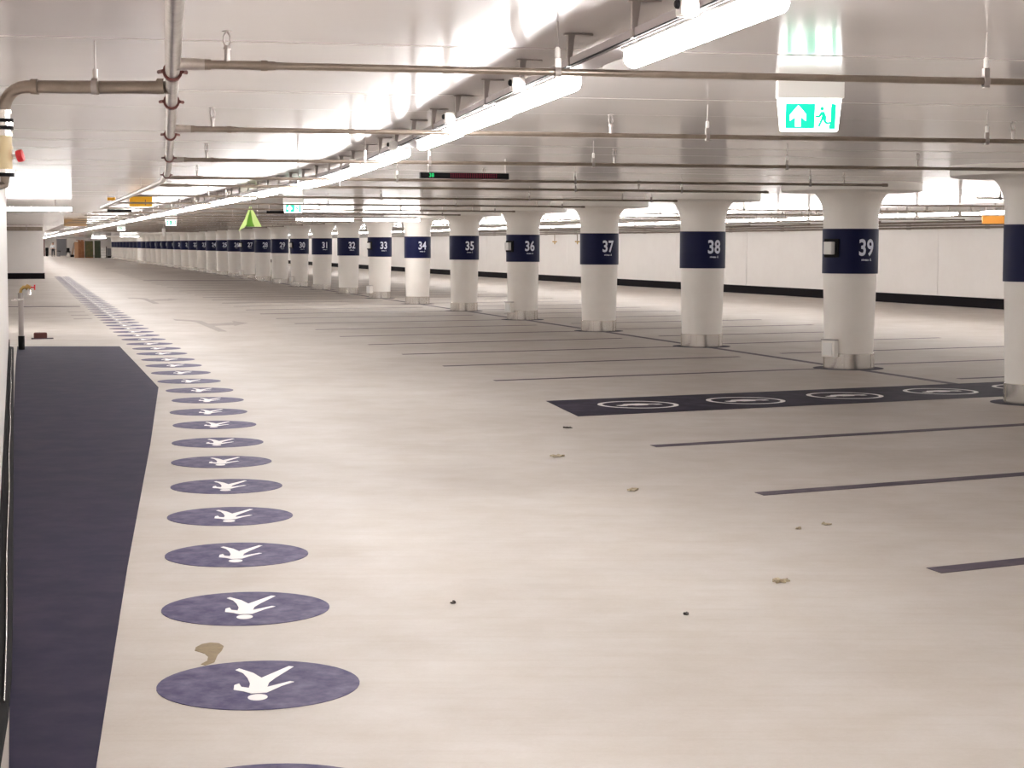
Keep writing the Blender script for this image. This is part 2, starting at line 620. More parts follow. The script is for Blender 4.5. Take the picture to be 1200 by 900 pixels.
leaf(1.28, 8.46, 0.06, 0.3, 'yellowish crumpled dry leaf on pale floor, largest and nearest of the leaves')
leaf(0.79, 11.64, 0.066, 1.0, 'flat brown dry leaf on pale floor between the discs and the second stall line')
leaf(1.81, 10.23, 0.045, 2.0, 'small brown dry leaf below the second stall line')
leaf(0.35, 13.53, 0.085, 0.2, 'faint tan leaf scrap left of the third stall line')
leaf(1.62, 10.05, 0.025, 1.2, 'tiny tan leaf crumb just left of the small brown leaf')
leaf(0.49, 15.64, 0.045, 0.1, 'small dark lump on the floor in front of the charging strip corner', 'darkspot', 'debris', 'debris')
leaf(-0.26, 7.91, 0.016, 0.6, 'tiny dark speck on the floor right of the near discs', 'darkspot', 'debris', 'debris')
leaf(0.76, 7.68, 0.02, 0.9, 'tiny dark speck on the near floor, left of the yellowish leaf', 'darkspot', 'debris', 'debris')

ORD = ['', 'first', 'second', 'third', 'fourth', 'fifth', 'sixth', 'seventh', 'eighth', 'ninth', 'tenth', 'eleventh', 'twelfth', 'thirteenth',
       'fourteenth', 'fifteenth', 'sixteenth', 'seventeenth', 'eighteenth', 'nineteenth', 'twentieth', 'twenty-first', 'twenty-second',
       'twenty-third', 'twenty-fourth', 'twenty-fifth', 'twenty-sixth', 'twenty-seventh', 'twenty-eighth', 'twenty-ninth', 'thirtieth']


def numw(n):
    ones = ['', '-one', '-two', '-three', '-four', '-five', '-six', '-seven', '-eight', '-nine']
    return ['', '', 'twenty', 'thirty', 'forty'][n // 10] + ones[n % 10]


# ================================================================= COLUMNS
SP = 5.2376
DIGIT = math.radians(-90 + 24)      # direction the numbers face
BOXDIR = math.radians(-90 - 51)
R_BAND = 0.361
ZB0, ZB1 = 1.245, 1.826


def col_r(z):
    return 0.312 + (0.357 - 0.312) * min(1, z / 1.7)


prof = [(col_r(z), z) for z in (0.0, 0.4, 0.8, 1.2, 1.6, 1.95)]
for i in range(1, 9):
    t = i / 8
    prof.append((0.357 + 0.175 * (1 - math.cos(t * PI / 2)), 1.95 + 0.355 * math.sin(t * PI / 2)))
prof = [(r, min(z, 2.308)) for r, z in prof]
shaft_me = mesh_from(lathe(bmesh.new(), prof, 48), 'shaft', M['column'], True)
band_me = mesh_from(lathe(bmesh.new(), [(0.352, ZB0), (0.361, ZB0 + 0.001), (0.363, ZB1 - 0.001), (0.353, ZB1)], 64), 'navy_band', M['navy'], True)
cap_me = mesh_from(lathe(bmesh.new(), [(0.885, 2.305), (0.905, 2.315), (0.91, 2.33), (0.91, ZC + 0.02)], 64), 'capital_disc', M['column'], True)
bm = bmesh.new()
lathe(bm, [(0.328, 0.002), (0.329, 0.20), (0.322, 0.205), (0.316, 0.205)], 48)
for a in (DIGIT + 0.5, DIGIT + 0.95, DIGIT - 0.8, BOXDIR - 0.6, DIGIT + 2.4):   # folded seams of the sleeve
    b2 = bmesh.new()
    box(b2, 0.322, 0.336, -0.010, 0.010, 0.002, 0.202)
    bmesh.ops.rotate(b2, verts=b2.verts[:], cent=(0, 0, 0), matrix=Matrix.Rotation(a, 3, 'Z'))
    tmp = bpy.data.meshes.new('tmp'); b2.to_mesh(tmp); b2.free(); bm.from_mesh(tmp); bpy.data.meshes.remove(tmp)
kick_me = mesh_from(bm, 'kick_plate', M['steel'], True)
ring2_me = mesh_from(lathe(bmesh.new(), [(0.46, 0.0005), (0.46, 0.0022)], 48), 'base_ring', M['evpaint'])


def text_mesh(txt, size, bold=0.0, xs=1.0, spacing=1.0):
    cu = bpy.data.curves.new('txt', 'FONT')
    cu.body = txt
    cu.size = size
    cu.offset = bold
    cu.align_x = 'CENTER'
    cu.align_y = 'CENTER'
    cu.space_character = spacing
    cu.resolution_u = 4
    o = bpy.data.objects.new('txt', cu)
    COL.objects.link(o)
    dg = bpy.context.evaluated_depsgraph_get()
    me = bpy.data.meshes.new_from_object(o.evaluated_get(dg))
    bpy.data.objects.remove(o)
    bpy.data.curves.remove(cu)
    for v in me.vertices:
        v.co.x *= xs
    return me


def wrap(me, zc, a0, r):
    for v in me.vertices:
        a = a0 + v.co.x / r
        z = zc + v.co.y
        v.co = (r * math.cos(a), r * math.sin(a), z)
    return me


level_me = wrap(text_mesh('niveau -2', 0.042, 0.0012), 1.425, DIGIT, R_BAND + 0.0075)
level_me.materials.clear(); level_me.materials.append(M['print'])
level_me.name = 'level_text'
NW = ORD
columns = {}
for n in range(41, 4, -1):
    if n == 41:
        continue
    p = W((39 - n) * SP, -0.45 if n == 40 else 0)
    if n == 40:
        lab = 'white round column cut by the right edge, its navy band seen from the blank side'
    elif n >= 21:
        lab = 'white round column with navy band numbered %d and steel foot' % n
    else:
        lab = 'small distant white column with navy band, %s beyond the one numbered 21' % NW[21 - n]
    c = thing('column', p, lab, 'column', 'row of round columns')
    put('shaft', shaft_me, c)
    put('capital_disc', cap_me, c)
    bo = put('navy_band', band_me, c)
    put('kick_plate', kick_me, c)
    put('base_ring', ring2_me, c)
    dm = wrap(text_mesh(str(n), 0.29, 0.0075, 0.80, 1.03), 1.572, DIGIT, R_BAND + 0.0075)
    dm.materials.clear(); dm.materials.append(M['print']); dm.name = 'number'
    put('number', dm, bo)
    put('level_text', level_me, bo)
    columns[n] = p

# call box (in the band) and socket box (at the foot) on every third column
call_box_bm = B(0.0, 0.085, -0.066, 0.066, -0.082, 0.082, bevel=0.010)
call_me = mesh_from(call_box_bm, 'box_body', M['whitebox'])
back_me = mesh_from(B(-0.02, 0.012, -0.115, 0.115, -0.12, 0.12, bevel=0.006), 'back_plate', M['black'])
side_me = mesh_from(B(-0.004, 0.012, 0.0, 0.075, -0.11, 0.11), 'side_plate', M['navy'])
sock_me = mesh_from(B(-0.01, 0.075, -0.11, 0.11, -0.11, 0.11, bevel=0.012), 'socket_body', M['column'])
lid_me = mesh_from(B(0.0, 0.085, -0.115, 0.115, 0.108, 0.122), 'socket_lid', M['tray'])
flap_me = mesh_from(B(0.074, 0.086, -0.075, 0.075, -0.085, 0.075, bevel=0.004), 'socket_flap', M['whitebox'])
for n in (39, 36, 33, 30, 27):
    p = columns[n]
    d = Vector((math.cos(BOXDIR), math.sin(BOXDIR), 0))
    t = thing('call_box', p + d * 0.37 + Vector((0, 0, 1.575)), 'white call box on the navy band of column %s' % numw(n), 'call box',
              'call boxes on every third column', BOXDIR)
    put('box_body', call_me, t); put('back_plate', back_me, t)
    t = thing('socket_box', p + d * 0.338 + Vector((0, 0, 0.27)), 'cream socket box at the foot of column %s' % numw(n), 'socket box',
              'socket boxes on every third column', BOXDIR)
    put('socket_body', sock_me, t); put('socket_lid', lid_me, t); put('socket_flap', flap_me, t)

# ================================================================= LAMPS
def half_round(L, r, n=10):
    """shallow round diffuser facing down"""
    bm = bmesh.new()
    rings = []
    for y in (-L / 2, L / 2):
        pr = [(-r, 0.010)] + [(r * math.cos(PI + PI * i / n), -0.030 + 0.85 * r * math.sin(PI + PI * i / n)) for i in range(n + 1)] + [(r, 0.010)]
        rings.append([bm.verts.new((x, y, z)) for x, z in pr])
    n += 2
    for i in range(n):
        bm.faces.new((rings[0][i], rings[0][i + 1], rings[1][i + 1], rings[1][i]))
    bm.faces.new(rings[0]); bm.faces.new(rings[1][::-1])
    bm.faces.new((rings[0][0], rings[1][0], rings[1][n], rings[0][n]))
    return bm


LL = 1.52
lamp_diff = mesh_from(half_round(LL - 0.03, 0.036), 'diffuser', M['lamp'])
lamp_house = mesh_from(B(-0.042, 0.042, -LL / 2, LL / 2, 0.002, 0.0105, bevel=0.002), 'housing', M['housing'])
lamp_cap = mesh_from(B(-0.040, 0.040, -0.006, 0.006, 0.000, 0.011, bevel=0.002), 'end_cap', M['ferrule'])
lamp_stem = mesh_from(B(-0.012, 0.012, -0.012, 0.012, 0.0105, ZC - 2.2795), 'suspension', M['zinc'])


def lamp(loc, rz, label, group, parts=True):
    t = thing('tube_lamp', loc, label, 'lamp', group, rz)
    put('diffuser', lamp_diff, t)
    put('housing', lamp_house, t)
    put('end_cap', lamp_cap, t, (0, -LL / 2, 0))
    put('end_cap', lamp_cap, t, (0, LL / 2, 0))
    if parts:
        put('suspension', lamp_stem, t, (0, -LL * 0.3, 0))
        put('suspension', lamp_stem, t, (0, LL * 0.3, 0))
    return t


ZL = 2.276
VL = -7.42


def vl(u):
    return VL - 0.07 * min(1, max(0, (-9 - u) / 5))


starts = [-42.3 + 2.1 * i for i in range(10)]
starts = [s for s in starts if -33 < s < -21]
starts += [-20.9, -18.85]                       # just outside the frame and its first visible end
named = {}
seq = [-16.92, -14.45, -12.9, -11.35, -8.85, -6.9, -4.9, -3.2, -1.3, 0.7] + [2.7 + 1.9 * i for i in range(18)]
for i, s in enumerate(seq):
    named[s] = ('bright tube lamp of the left light line, %s from the top of the picture' % NW[i + 2])
named[-18.85] = 'bright tube lamp of the left light line cut by the top edge'
us = starts + seq
s = 2.7 + 1.9 * 18
while s < 238:
    us.append(s)
    s += 1.9 if s < 60 else 2.3
for s in us:
    uc = s + LL / 2
    p = WW(uc, vl(uc), ZL)
    if s in named:
        lab, grp = named[s], 'tube lamps of the left light line'
    elif s < -16:
        lab, grp = 'white tube lamp of the left light line, behind the viewer', 'tube lamps behind the viewer'
    else:
        lab, grp = 'distant tube lamp in the unbroken far stretch of the left light line', 'far tube lamps of the left light line'
    lamp(p, ang(uc, VL), lab, grp, False)
VR = 7.45
from bisect import bisect
cpx = {}
for n, p in columns.items():
    cpx[n] = 600 + 2100 * p.x / p.y
right_s = []
s = -42.0
while s < 236:
    right_s.append(s)
    s += 1.75 if s < 60 else 2.3
gap_count, gap_of = {}, {}
for s in right_s:
    p = W(s + LL / 2, VR)
    x = 600 + 2100 * p.x / p.y if p.y > 1 else 9999
    for n in range(40, 30, -1):
        if cpx[n - 1] + 28 < x < cpx[n] - 28:
            gap_count[n] = gap_count.get(n, 0) + 1
            gap_of[s] = (n, gap_count[n])
for s in right_s:
    uc = s + LL / 2
    p = W(uc, VR, ZL)
    if s < 2.0:
        lab, grp = 'white tube lamp over the right aisle, outside the picture to the right', 'near tube lamps over the right aisle'
    else:
        lab, grp = 'white tube lamp of the light line over the aisle behind the columns', 'tube lamps over the right aisle'
    if s in gap_of:
        n, q = gap_of[s]
        lab = '%s lamp from the right in the gap between columns %s and %s' % (ORD[q], numw(n - 1), numw(n))
    lamp(p, HD, lab, grp, 0 < s < 20)

# lamps lying across the aisle
for (uu, vv, lab) in ((24.6, -2.8, 'left one of two crosswise tube lamps in front of columns 32 to 34'),
                      (24.6, -1.05, 'right one of two crosswise tube lamps in front of columns 32 to 34'),
                      (29.0, 1.5, 'left one of the crosswise tube lamps seen between columns 34 and 37'),
                      (29.0, 3.1, 'right one of the crosswise tube lamps seen between columns 34 and 37'),
                      (13.3, -10.25, 'crosswise tube lamp at far left beside the end of the left wall'),
                      (13.3, -11.85, 'crosswise tube lamp in the left recess, mostly hidden by the wall end'),
                      (13.3, -13.4, 'crosswise tube lamp deep in the left recess behind the wall'),
                      (134, -1.1, 'distant crosswise tube lamp above the far columns'),
                      (182, -1.5, 'farthest crosswise tube lamp above the white boxes')):
    lamp(W(uu, vv, ZL), HD + PI / 2, lab, 'crosswise tube lamps')

# ================================================================= CABLE TRAY beside the left light line
tray = thing('cable_tray', WW(-10, VL - 0.16, 2.33), 'grey cable tray on brackets running beside the left light line', 'cable tray')
tb = tray.location.copy()
path = [-30 + 1.0 * i for i in range(31)] + [4, 8, 14, 24, 40, 70, 110, 160, 205]


def sweep(prof, us_, v0, base):
    """profile of (dv, z) swept along the bent garage axis"""
    bm = bmesh.new()
    rings = [[bm.verts.new(WW(u_, vl(u_) + dv, z) - base) for dv, z in prof] for u_ in us_]
    n = len(prof)
    for A, Bq in zip(rings, rings[1:]):
        for i in range(n):
            j = (i + 1) % n
            bm.faces.new((A[i], A[j], Bq[j], Bq[i]))
    bm.faces.new(rings[0]); bm.faces.new(rings[-1][::-1])
    return bm


obj('tray_channel', sweep([(-0.06, 2.294), (0.06, 2.294), (0.06, 2.326), (0.055, 2.326), (0.055, 2.299), (-0.055, 2.299), (-0.055, 2.326), (-0.06, 2.326)], path, VL, tb), M['tray'], tray)
obj('lamp_rail', sweep([(-0.05, 2.288), (0.05, 2.288), (0.05, 2.294), (-0.05, 2.294)], path, VL, tb), M['rail'], tray)
obj('tray_cable', sweep([(-0.064, 2.292), (-0.058, 2.292), (-0.058, 2.297), (-0.064, 2.297)], path, VL, tb), M['black'], tray)
bm = bmesh.new()
prism(bm, [(0, 0), (0.014, 0), (0.03, 0.12), (0, 0.12)], -0.012, 0.012)
bmesh.ops.rotate(bm, verts=bm.verts[:], cent=(0, 0, 0), matrix=Matrix.Rotation(PI / 2, 3, 'X'))
box(bm, -0.012, 0.10, -0.014, 0.014, 0.113, 0.12)
box(bm, 0.0, 0.14, -0.014, 0.014, -0.008, 0.0)
br_me = mesh_from(bm, 'tray_bracket', M['zinc'])
u = -17.6
while u < 16:
    q = WW(u, vl(u) - 0.068, 2.30) - tb
    put('tray_bracket', br_me, tray, q, (0, 0, ang(u, VL)))
    u += 0.98

# motion sensors under the tray
sens = [(-16.4, 'topmost of the white motion sensors under the cable tray'), (-13.8, 'white motion sensor under the tray just below the first sprinkler pipe hanger'),
        (-11.7, 'white motion sensor under the tray between the first and second sprinkler pipes'),
        (-8.9, 'white motion sensor under the tray just above the third sprinkler pipe'), (-6.2, 'white motion sensor under the tray just beyond the third sprinkler pipe')]
sb = mesh_from(B(-0.03, 0.03, -0.035, 0.035, -0.06, 0.0, bevel=0.014), 'sensor_body', M['ferrule'])
sl = mesh_from(lathe(bmesh.new(), [(0.015, 0.0), (0.014, 0.008), (0.008, 0.013)], 12), 'sensor_lens', M['black'])
for u, lab in sens:
    t = thing('motion_sensor', WW(u, vl(u) - 0.098, 2.328), lab, 'sensor', 'motion sensors under the cable tray', ang(u, VL))
    put('sensor_body', sb, t)
    put('sensor_lens', sl, t, (-0.03, -0.012, -0.025), (0, -PI / 2, 0))

# ================================================================= SPRINKLER PIPES
ZP = 2.235
RM = 0.0265
VM = -9.06
mp = thing('sprinkler_main', WW(-10, VM, ZP), 'thick galvanised sprinkler main running away along the left of the ceiling', 'pipe')
mb = mp.location.copy()
MU = [-30, -25, -20, -18, -16, -14.5, -13, -11.5, -10, -8.5, -7, -5.7, -4.6]
mpts = [WW(u, VM, ZP) for u in MU] + [W(-3.0, -9.10, ZP), W(2, -9.07, ZP), W(11, -9.06, ZP)]
obj('main_pipe', T([p - mb for p in mpts], RM, 16), M['bigpipe'], mp, True)


def sleeve(p, d, r, ln, n=14):
    d = d.normalized()
    return T([p - d * ln / 2, p - d * ln / 2 * 0.98, p + d * ln / 2 * 0.98, p + d * ln / 2], [r * 0.93, r, r, r * 0.93], n)


for u in (-14.72, -13.3, -10.85, -8.0, -4.7):
    p = WW(u, VM, ZP)
    d = WW(u + 0.1, VM, ZP) - p
    c = obj('coupling', sleeve(p - mb, d, RM * 1.38, 0.055), M['coupling'], mp, True)
    sd = Vector((-d.y, d.x, 0)).normalized()
    for s_ in (-1, 1):
        obj('coupling_bolt', T([p - mb + sd * s_ * 0.034 - d.normalized() * 0.02, p - mb + sd * s_ * 0.05 + d.normalized() * 0.02], 0.008, 6), M['coupling'], c)
hang_rod_h = ZC - ZP
for u in (-15.4, -12.2, -6.3, -2.2, 0.8, 5.5):
    p = (WW(u, VM, 0) if u < -4 else W(u, VM, 0)) - Vector((mb.x, mb.y, 0))
    bm = bmesh.new()
    tube(bm, [Vector((p.x, p.y, RM)), Vector((p.x, p.y, hang_rod_h))], 0.004, 6)
    obj('hanger_rod', bm, M['zinc'], mp)
# stubs and reducing tees along the main
for u in (-15.02, -11.4, -7.74):
    p = WW(u, VM, ZP); q = WW(u, VM + 0.11, ZP)
    obj('tee_outlet', T([p - mb, q - mb], [0.024, 0.02], 12), M['bigpipe'], mp, True)

RB = 0.0135
HOOK = bmesh.new()
lathe(HOOK, [(0.021, -0.011), (0.021, 0.011)], 12)
bmesh.ops.rotate(HOOK, verts=HOOK.verts[:], cent=(0, 0, 0), matrix=Matrix.Rotation(PI / 2, 3, 'Y'))
box(HOOK, -0.011, 0.011, -0.012, 0.012, -0.024, 0.05)
clamp_me = mesh_from(HOOK, 'hanger_clamp', M['zinc'])
rod_me = mesh_from(T([(0, 0, 0.03), (0, 0, ZC - ZP)], 0.0038, 6), 'hanger_rod', M['zinc'])
fer_me = mesh_from(T([(0, 0, 0.045), (0, 0, 0.055), (0, 0, 0.085), (0, 0, 0.092)], [0.006, 0.011, 0.011, 0.005], 8), 'hanger_nut', M['ferrule'])
bm = bmesh.new()
tube(bm, [(0, 0, 0), (0, 0, 0.045)], 0.010, 8)
tube(bm, [(0, 0, 0.045), (0, 0, 0.05), (0, 0, 0.06)], [0.014, 0.014, 0.011], 8)
for s_ in (-1, 1):
    tube(bm, [(0.006 * s_, 0, 0.058), (0.012 * s_, 0, 0.072), (0.011 * s_, 0, 0.092), (0.002 * s_, 0, 0.108)], 0.0038, 6)
lathe(bm, [(0.018, 0.108), (0.018, 0.111), (0.006, 0.114)], 14)
head_me = mesh_from(bm, 'sprinkler_head', M['zinc'])


def branch(u, v0, v1, label, hang, heads, warp=True, group='sprinkler branch pipes', detail=True):
    F = WW if warp else W
    o0 = F(u, v0, ZP)
    a = math.atan2(F(u, v1).y - o0.y, F(u, v1).x - o0.x)
    L = (F(u, v1, ZP) - o0).length
    t = thing('sprinkler_pipe', o0, label, 'pipe', group, a)
    obj('pipe', T([(0, 0, 0), (L, 0, 0)], RB, 12), M['pipe'], t, True)
    if detail:
        bm = bmesh.new()
        for x in (0.09, 0.29):
            tube(bm, [(x - 0.012, 0, 0), (x + 0.012, 0, 0)], RB * 1.45, 12)
        tube(bm, [(0.05, 0, 0), (0.33, 0, 0)], RB * 1.2, 12)
        obj('fitting', bm, M['pipe'], t, True)
    obj('pipe_cap', T([(L - 0.045, 0, 0), (L + 0.012, 0, 0)], RB * 1.35, 10), M['pipe'], t, True)
    for h in hang:
        x = (h - v0) if not isinstance(h, tuple) else h[0]
        if not 0 < x < L: continue
        c = put('hanger_clamp', clamp_me, t, (x, 0, 0))
        put('hanger_rod', rod_me, c); put('hanger_nut', fer_me, c)
    for h in heads:
        x = h - v0
        if 0 < x < L:
            put('sprinkler_head', head_me, t, (x, 0, 0.008))
    return t


BE = -1.55
branch(-15.02, VM + 0.03, BE, 'nearest thin sprinkler branch pipe, crossing the whole picture above the exit sign',
       [(1.36,), (3.05,), (5.6,)], [VM + 0.19, VM + 3.7, VM + 6.6])
branch(-11.4, VM + 0.03, BE, 'second sprinkler branch pipe from the viewer, passing just under the exit sign',
       [(3.05,), (4.8,), (7.0,)], [VM + 0.23, VM + 2.5, VM + 5.0])
branch(-7.74, VM + 0.03, BE, 'third sprinkler branch pipe from the viewer, left of the black display',
       [(1.45,), (1.95,), (3.25,), (4.85,), (7.1,)], [VM + 0.28, VM + 3.45, VM + 6.0])
branch(-4.05, VM + 0.03, BE - 0.15, 'fourth sprinkler branch pipe, at the bend of the main and under the black display',
       [(2.2,), (4.0,), (6.5,)], [VM + 0.3, VM + 3.1, VM + 6.9])
branch(-1.75, VM + 0.03, BE - 0.4, 'fifth sprinkler branch pipe, just behind the black display', [(1.5,), (4.7,), (6.0,)], [VM + 2, VM + 5.5], warp=False)
lab_far = 'thin sprinkler branch pipe among those crossing the ceiling beyond the black display'
u = 2.6
i = 0
while u < 75:
    branch(u, VM + 0.03, BE + 0.1, 'sixth sprinkler branch pipe, passing just above the amber sign' if i == 0 else
           (('seventh sprinkler branch pipe, crossing in front of the amber sign' if i == 1 else '%s thin sprinkler branch pipe counted from the viewer, beyond the black display' % ORD[i + 6])),
           [(1.2,), (3.3,), (5.4,), (7.2,)], [VM + 1.0, VM + 3.9, VM + 6.8], warp=False, detail=False)
    u += 4.3
    i += 1
# right-hand aisle branches
u = -9.0
i = 0
while u < 60:
    i += 1
    branch(u, 1.6, 11.2, '%s thin sprinkler branch pipe from the viewer over the aisle behind the columns' % ORD[i], [(0.35,), (3.0,), (5.6,), (8.3,)], [2.4, 5.2, 8.0], warp=False,
           group='sprinkler pipes over the right aisle', detail=False)
    u += 4.3

# connecting pipe from the main to the riser on the left wall
cp = thing('riser_pipe', Vector((-1.40, 7.30, ZP)), 'galvanised pipe from the main bending down the left wall', 'pipe')
q0 = WW(-14.05, VM, ZP)
cb = cp.location.copy()
xr, yr = -2.03, 7.36
arc = [Vector((q0.x, q0.y, ZP)), Vector((-1.975, 7.345, ZP))]
for k_ in range(1, 7):
    a = PI / 2 * k_ / 6
    arc.append(Vector((-1.975 - 0.095 * math.sin(a), 7.345 + 0.01 * math.sin(a), ZP - 0.095 * (1 - math.cos(a)))))
obj('horizontal_pipe', T([p - cb for p in arc], RM, 16), M['pipe'], cp, True)
xr, yr = arc[-1].x, arc[-1].y
for x in (-1.42, -1.94):
    bm = T([Vector((x - 0.014, 7.30 - (x + 1.4) * 0.08, ZP)) - cb, Vector((x + 0.014, 7.30 - (x + 1.4) * 0.08, ZP)) - cb], RM * 1.22, 14)
    obj('pipe_collar', bm, M['pipe'], cp, True)
bm = bmesh.new()
hx = -1.69
hy = 7.30 - (hx + 1.4) * 0.09
tube(bm, [Vector((hx - 0.012, hy, ZP)) - cb, Vector((hx + 0.012, hy, ZP)) - cb], RM * 1.3, 14)
tube(bm, [Vector((hx, hy, ZP + 0.02)) - cb, Vector((hx, hy, ZP + 0.07)) - cb], 0.011, 8)
obj('hanger_clamp', bm, M['zinc'], cp, True)
c = obj('hanger_rod', T([Vector((hx, hy, ZP + 0.07)) - cb, Vector((hx, hy, ZC)) - cb], 0.004, 6), M['zinc'], cp)
zt, zb = ZP - 0.095, 1.88
obj('riser_upper', T([Vector((xr, yr, zt + 0.01)) - cb, Vector((xr, yr, 2.05)) - cb], 0.024, 14), M['steel'], cp, True)
obj('riser_lower', T([Vector((xr, yr, 2.05)) - cb, Vector((xr, yr, zb)) - cb], 0.029, 14), M['yellowpipe'], cp, True)
for z_, r_, m_ in ((2.135, 0.030, 'steel'), (2.10, 0.036, 'black'), (2.085, 0.036, 'steel'), (2.07, 0.036, 'black'), (2.045, 0.031, 'steel'), (1.99, 0.032, 'yellowpipe'),
                   (1.95, 0.033, 'yellowpipe'), (1.895, 0.038, 'steel'), (1.88, 0.036, 'black')):
    obj('riser_flange', T([Vector((xr, yr, z_ - 0.007)) - cb, Vector((xr, yr, z_ + 0.007)) - cb], r_, 14), M[m_], cp, True)
obj('valve_stem', T([Vector((xr + 0.02, yr, 1.957)) - cb, Vector((xr + 0.075, yr, 1.957)) - cb], 0.006, 8), M['zinc'], cp)
bm = bmesh.new()
lathe(bm, [(0.012, -0.014), (0.024, -0.012), (0.026, 0.0), (0.024, 0.012), (0.012, 0.014)], 14)
bmesh.ops.rotate(bm, verts=bm.verts[:], cent=(0, 0, 0), matrix=Matrix.Rotation(PI / 2 - 0.25, 3, 'Y'))
o = obj('valve_wheel', bm, M['red'], cp, True, loc=Vector((xr + 0.062, yr, 1.957)) - cb)
o['label'] = 'small red valve wheel'
obj('wall_elbow', T([Vector((xr, yr, zb)) - cb, Vector((xr - 0.005, yr, zb - 0.04)) - cb, W(-13.9, -10.665, zb - 0.06) - cb], 0.02, 10), M['pipe'], cp, True)

# pipes along the right wall
for k_, (dz, r_) in enumerate(((2.255, 0.028), (2.175, 0.022), (2.10, 0.03))):
    us_ = [-10, 20, 48, 75, 110, 180]
    base = W(20, rwall_v(20) - 0.08, dz)
    t = thing('wall_pipe', base, ['uppermost', 'middle', 'lowest'][k_] + ' of three long pipes high on the right wall', 'pipe', 'pipes on the right wall')
    obj('pipe', T([W(u_, rwall_v(u_) - 0.06 - 0.02 * k_, dz) - base for u_ in us_], r_, 8), M['pipe'], t, True)
    for q in range(14):
        u_ = 16 + q * 4.0
        p = W(u_, rwall_v(u_) - 0.02, dz) - base
        bm = bmesh.new()
        box(bm, -0.02, 0.02, -0.10, 0.06, -r_ - 0.012, -r_)
        obj('pipe_bracket', bm, M['zinc'], t, loc=p, rot=(0, 0, HD - PI / 2))
# two drop pipes with taps on the right wall
for k_, (u_, lab) in enumerate(((51.5, 'right one of two short drop pipes with taps on the right wall'), (54.5, 'left one of two short drop pipes with taps on the right wall'))):
    v_ = rwall_v(u_) - 0.16
    p = W(u_, v_, 2.1)
    t = thing('drop_pipe', p, lab, 'pipe', 'drop pipes on the right wall')
    obj('pipe', T([(0, 0, 0), (0, 0, -0.32)], 0.022, 8), M['pipe'], t, True)
    obj('tap', T([(-0.10, 0, -0.34), (0.10, 0, -0.34)], 0.03, 8), M['brass'], t, True)
    obj('tap_spout', T([(0, 0, -0.34), (0, -0.05, -0.36), (0, -0.06, -0.45)], 0.025, 8), M['brass'], t, True)

# ================================================================= SIGNS
def exit_sign(loc, rz, label, s=1.0):
    t = thing('exit_sign', loc, label, 'exit sign', None, rz)
    t.scale = (s, s, s)
    # housing hangs from the ceiling (z = 0 at the ceiling), face towards -y
    obj('housing', B(-0.175, 0.175, -0.035, 0.045, -0.095, 0.0, bevel=0.008), M['signbox'], t)
    bm = bmesh.new()
    prism(bm, [(-0.172, 0), (0.165, 0), (0.148, -0.165), (0.140, -0.172), (-0.147, -0.172), (-0.155, -0.165)], -0.010, 0.010)
    bmesh.ops.rotate(bm, verts=bm.verts[:], cent=(0, 0, 0), matrix=Matrix.Rotation(PI / 2, 3, 'X'))
    f_ = obj('light_panel', bm, M['exit_face'], t, loc=(0, 0, -0.095))
    y0 = -0.0135

    def pic(name, pts, m, dy=0.0):
        bm = bmesh.new()
        prism(bm, pts, -0.0012, 0.0012)
        bmesh.ops.rotate(bm, verts=bm.verts[:], cent=(0, 0, 0), matrix=Matrix.Rotation(PI / 2, 3, 'X'))
        return obj(name, bm, m, f_, loc=(0, y0 - dy, 0))
    pic('green_field', [(-0.128, -0.027), (0.026, -0.027), (0.022, -0.155), (-0.130, -0.155)], M['exit_green'])
    pic('white_arrow', [(-0.063, -0.036), (-0.022, -0.082), (-0.022, -0.116), (-0.05, -0.095), (-0.05, -0.146), (-0.078, -0.146), (-0.078, -0.095), (-0.106, -0.116), (-0.106, -0.085)],
        M['exit_face'], 0.0026)
    pic('green_door', [(0.112, -0.026), (0.136, -0.030), (0.131, -0.158), (0.100, -0.158), (0.099, -0.138), (0.107, -0.130), (0.108, -0.05)], M['exit_green'])
    pic('running_figure', [(0.026, -0.086), (0.044, -0.089), (0.056, -0.068), (0.075, -0.068), (0.086, -0.096), (0.084, -0.116), (0.090, -0.122), (0.108, -0.120), (0.109, -0.131),
                           (0.083, -0.133), (0.072, -0.122), (0.068, -0.110), (0.051, -0.148), (0.040, -0.142), (0.057, -0.106), (0.062, -0.086), (0.050, -0.100), (0.027, -0.097)], M['exit_green'])
    pic('head', [(0.062 + 0.011 * math.cos(a * PI / 5), -0.052 + 0.011 * math.sin(a * PI / 5)) for a in range(10)], M['exit_green'])
    return t


exit_sign(Vector((1.475, 8.98, ZC)), 0.02, 'large lit green and white exit sign with arrow hanging at upper right', 0.95)
exit_sign(Vector((-3.85, 31.6, ZC)), 0.05, 'small lit exit sign right of the green hanging sign')
exit_sign(Vector((-10.15, 53.5, ZC)), 0.15, 'smaller distant exit sign under the light line, left of the green hanging sign')
exit_sign(Vector((-16.2, 74.5, ZC)), 0.15, 'farthest exit sign, close to the light line above the far columns')

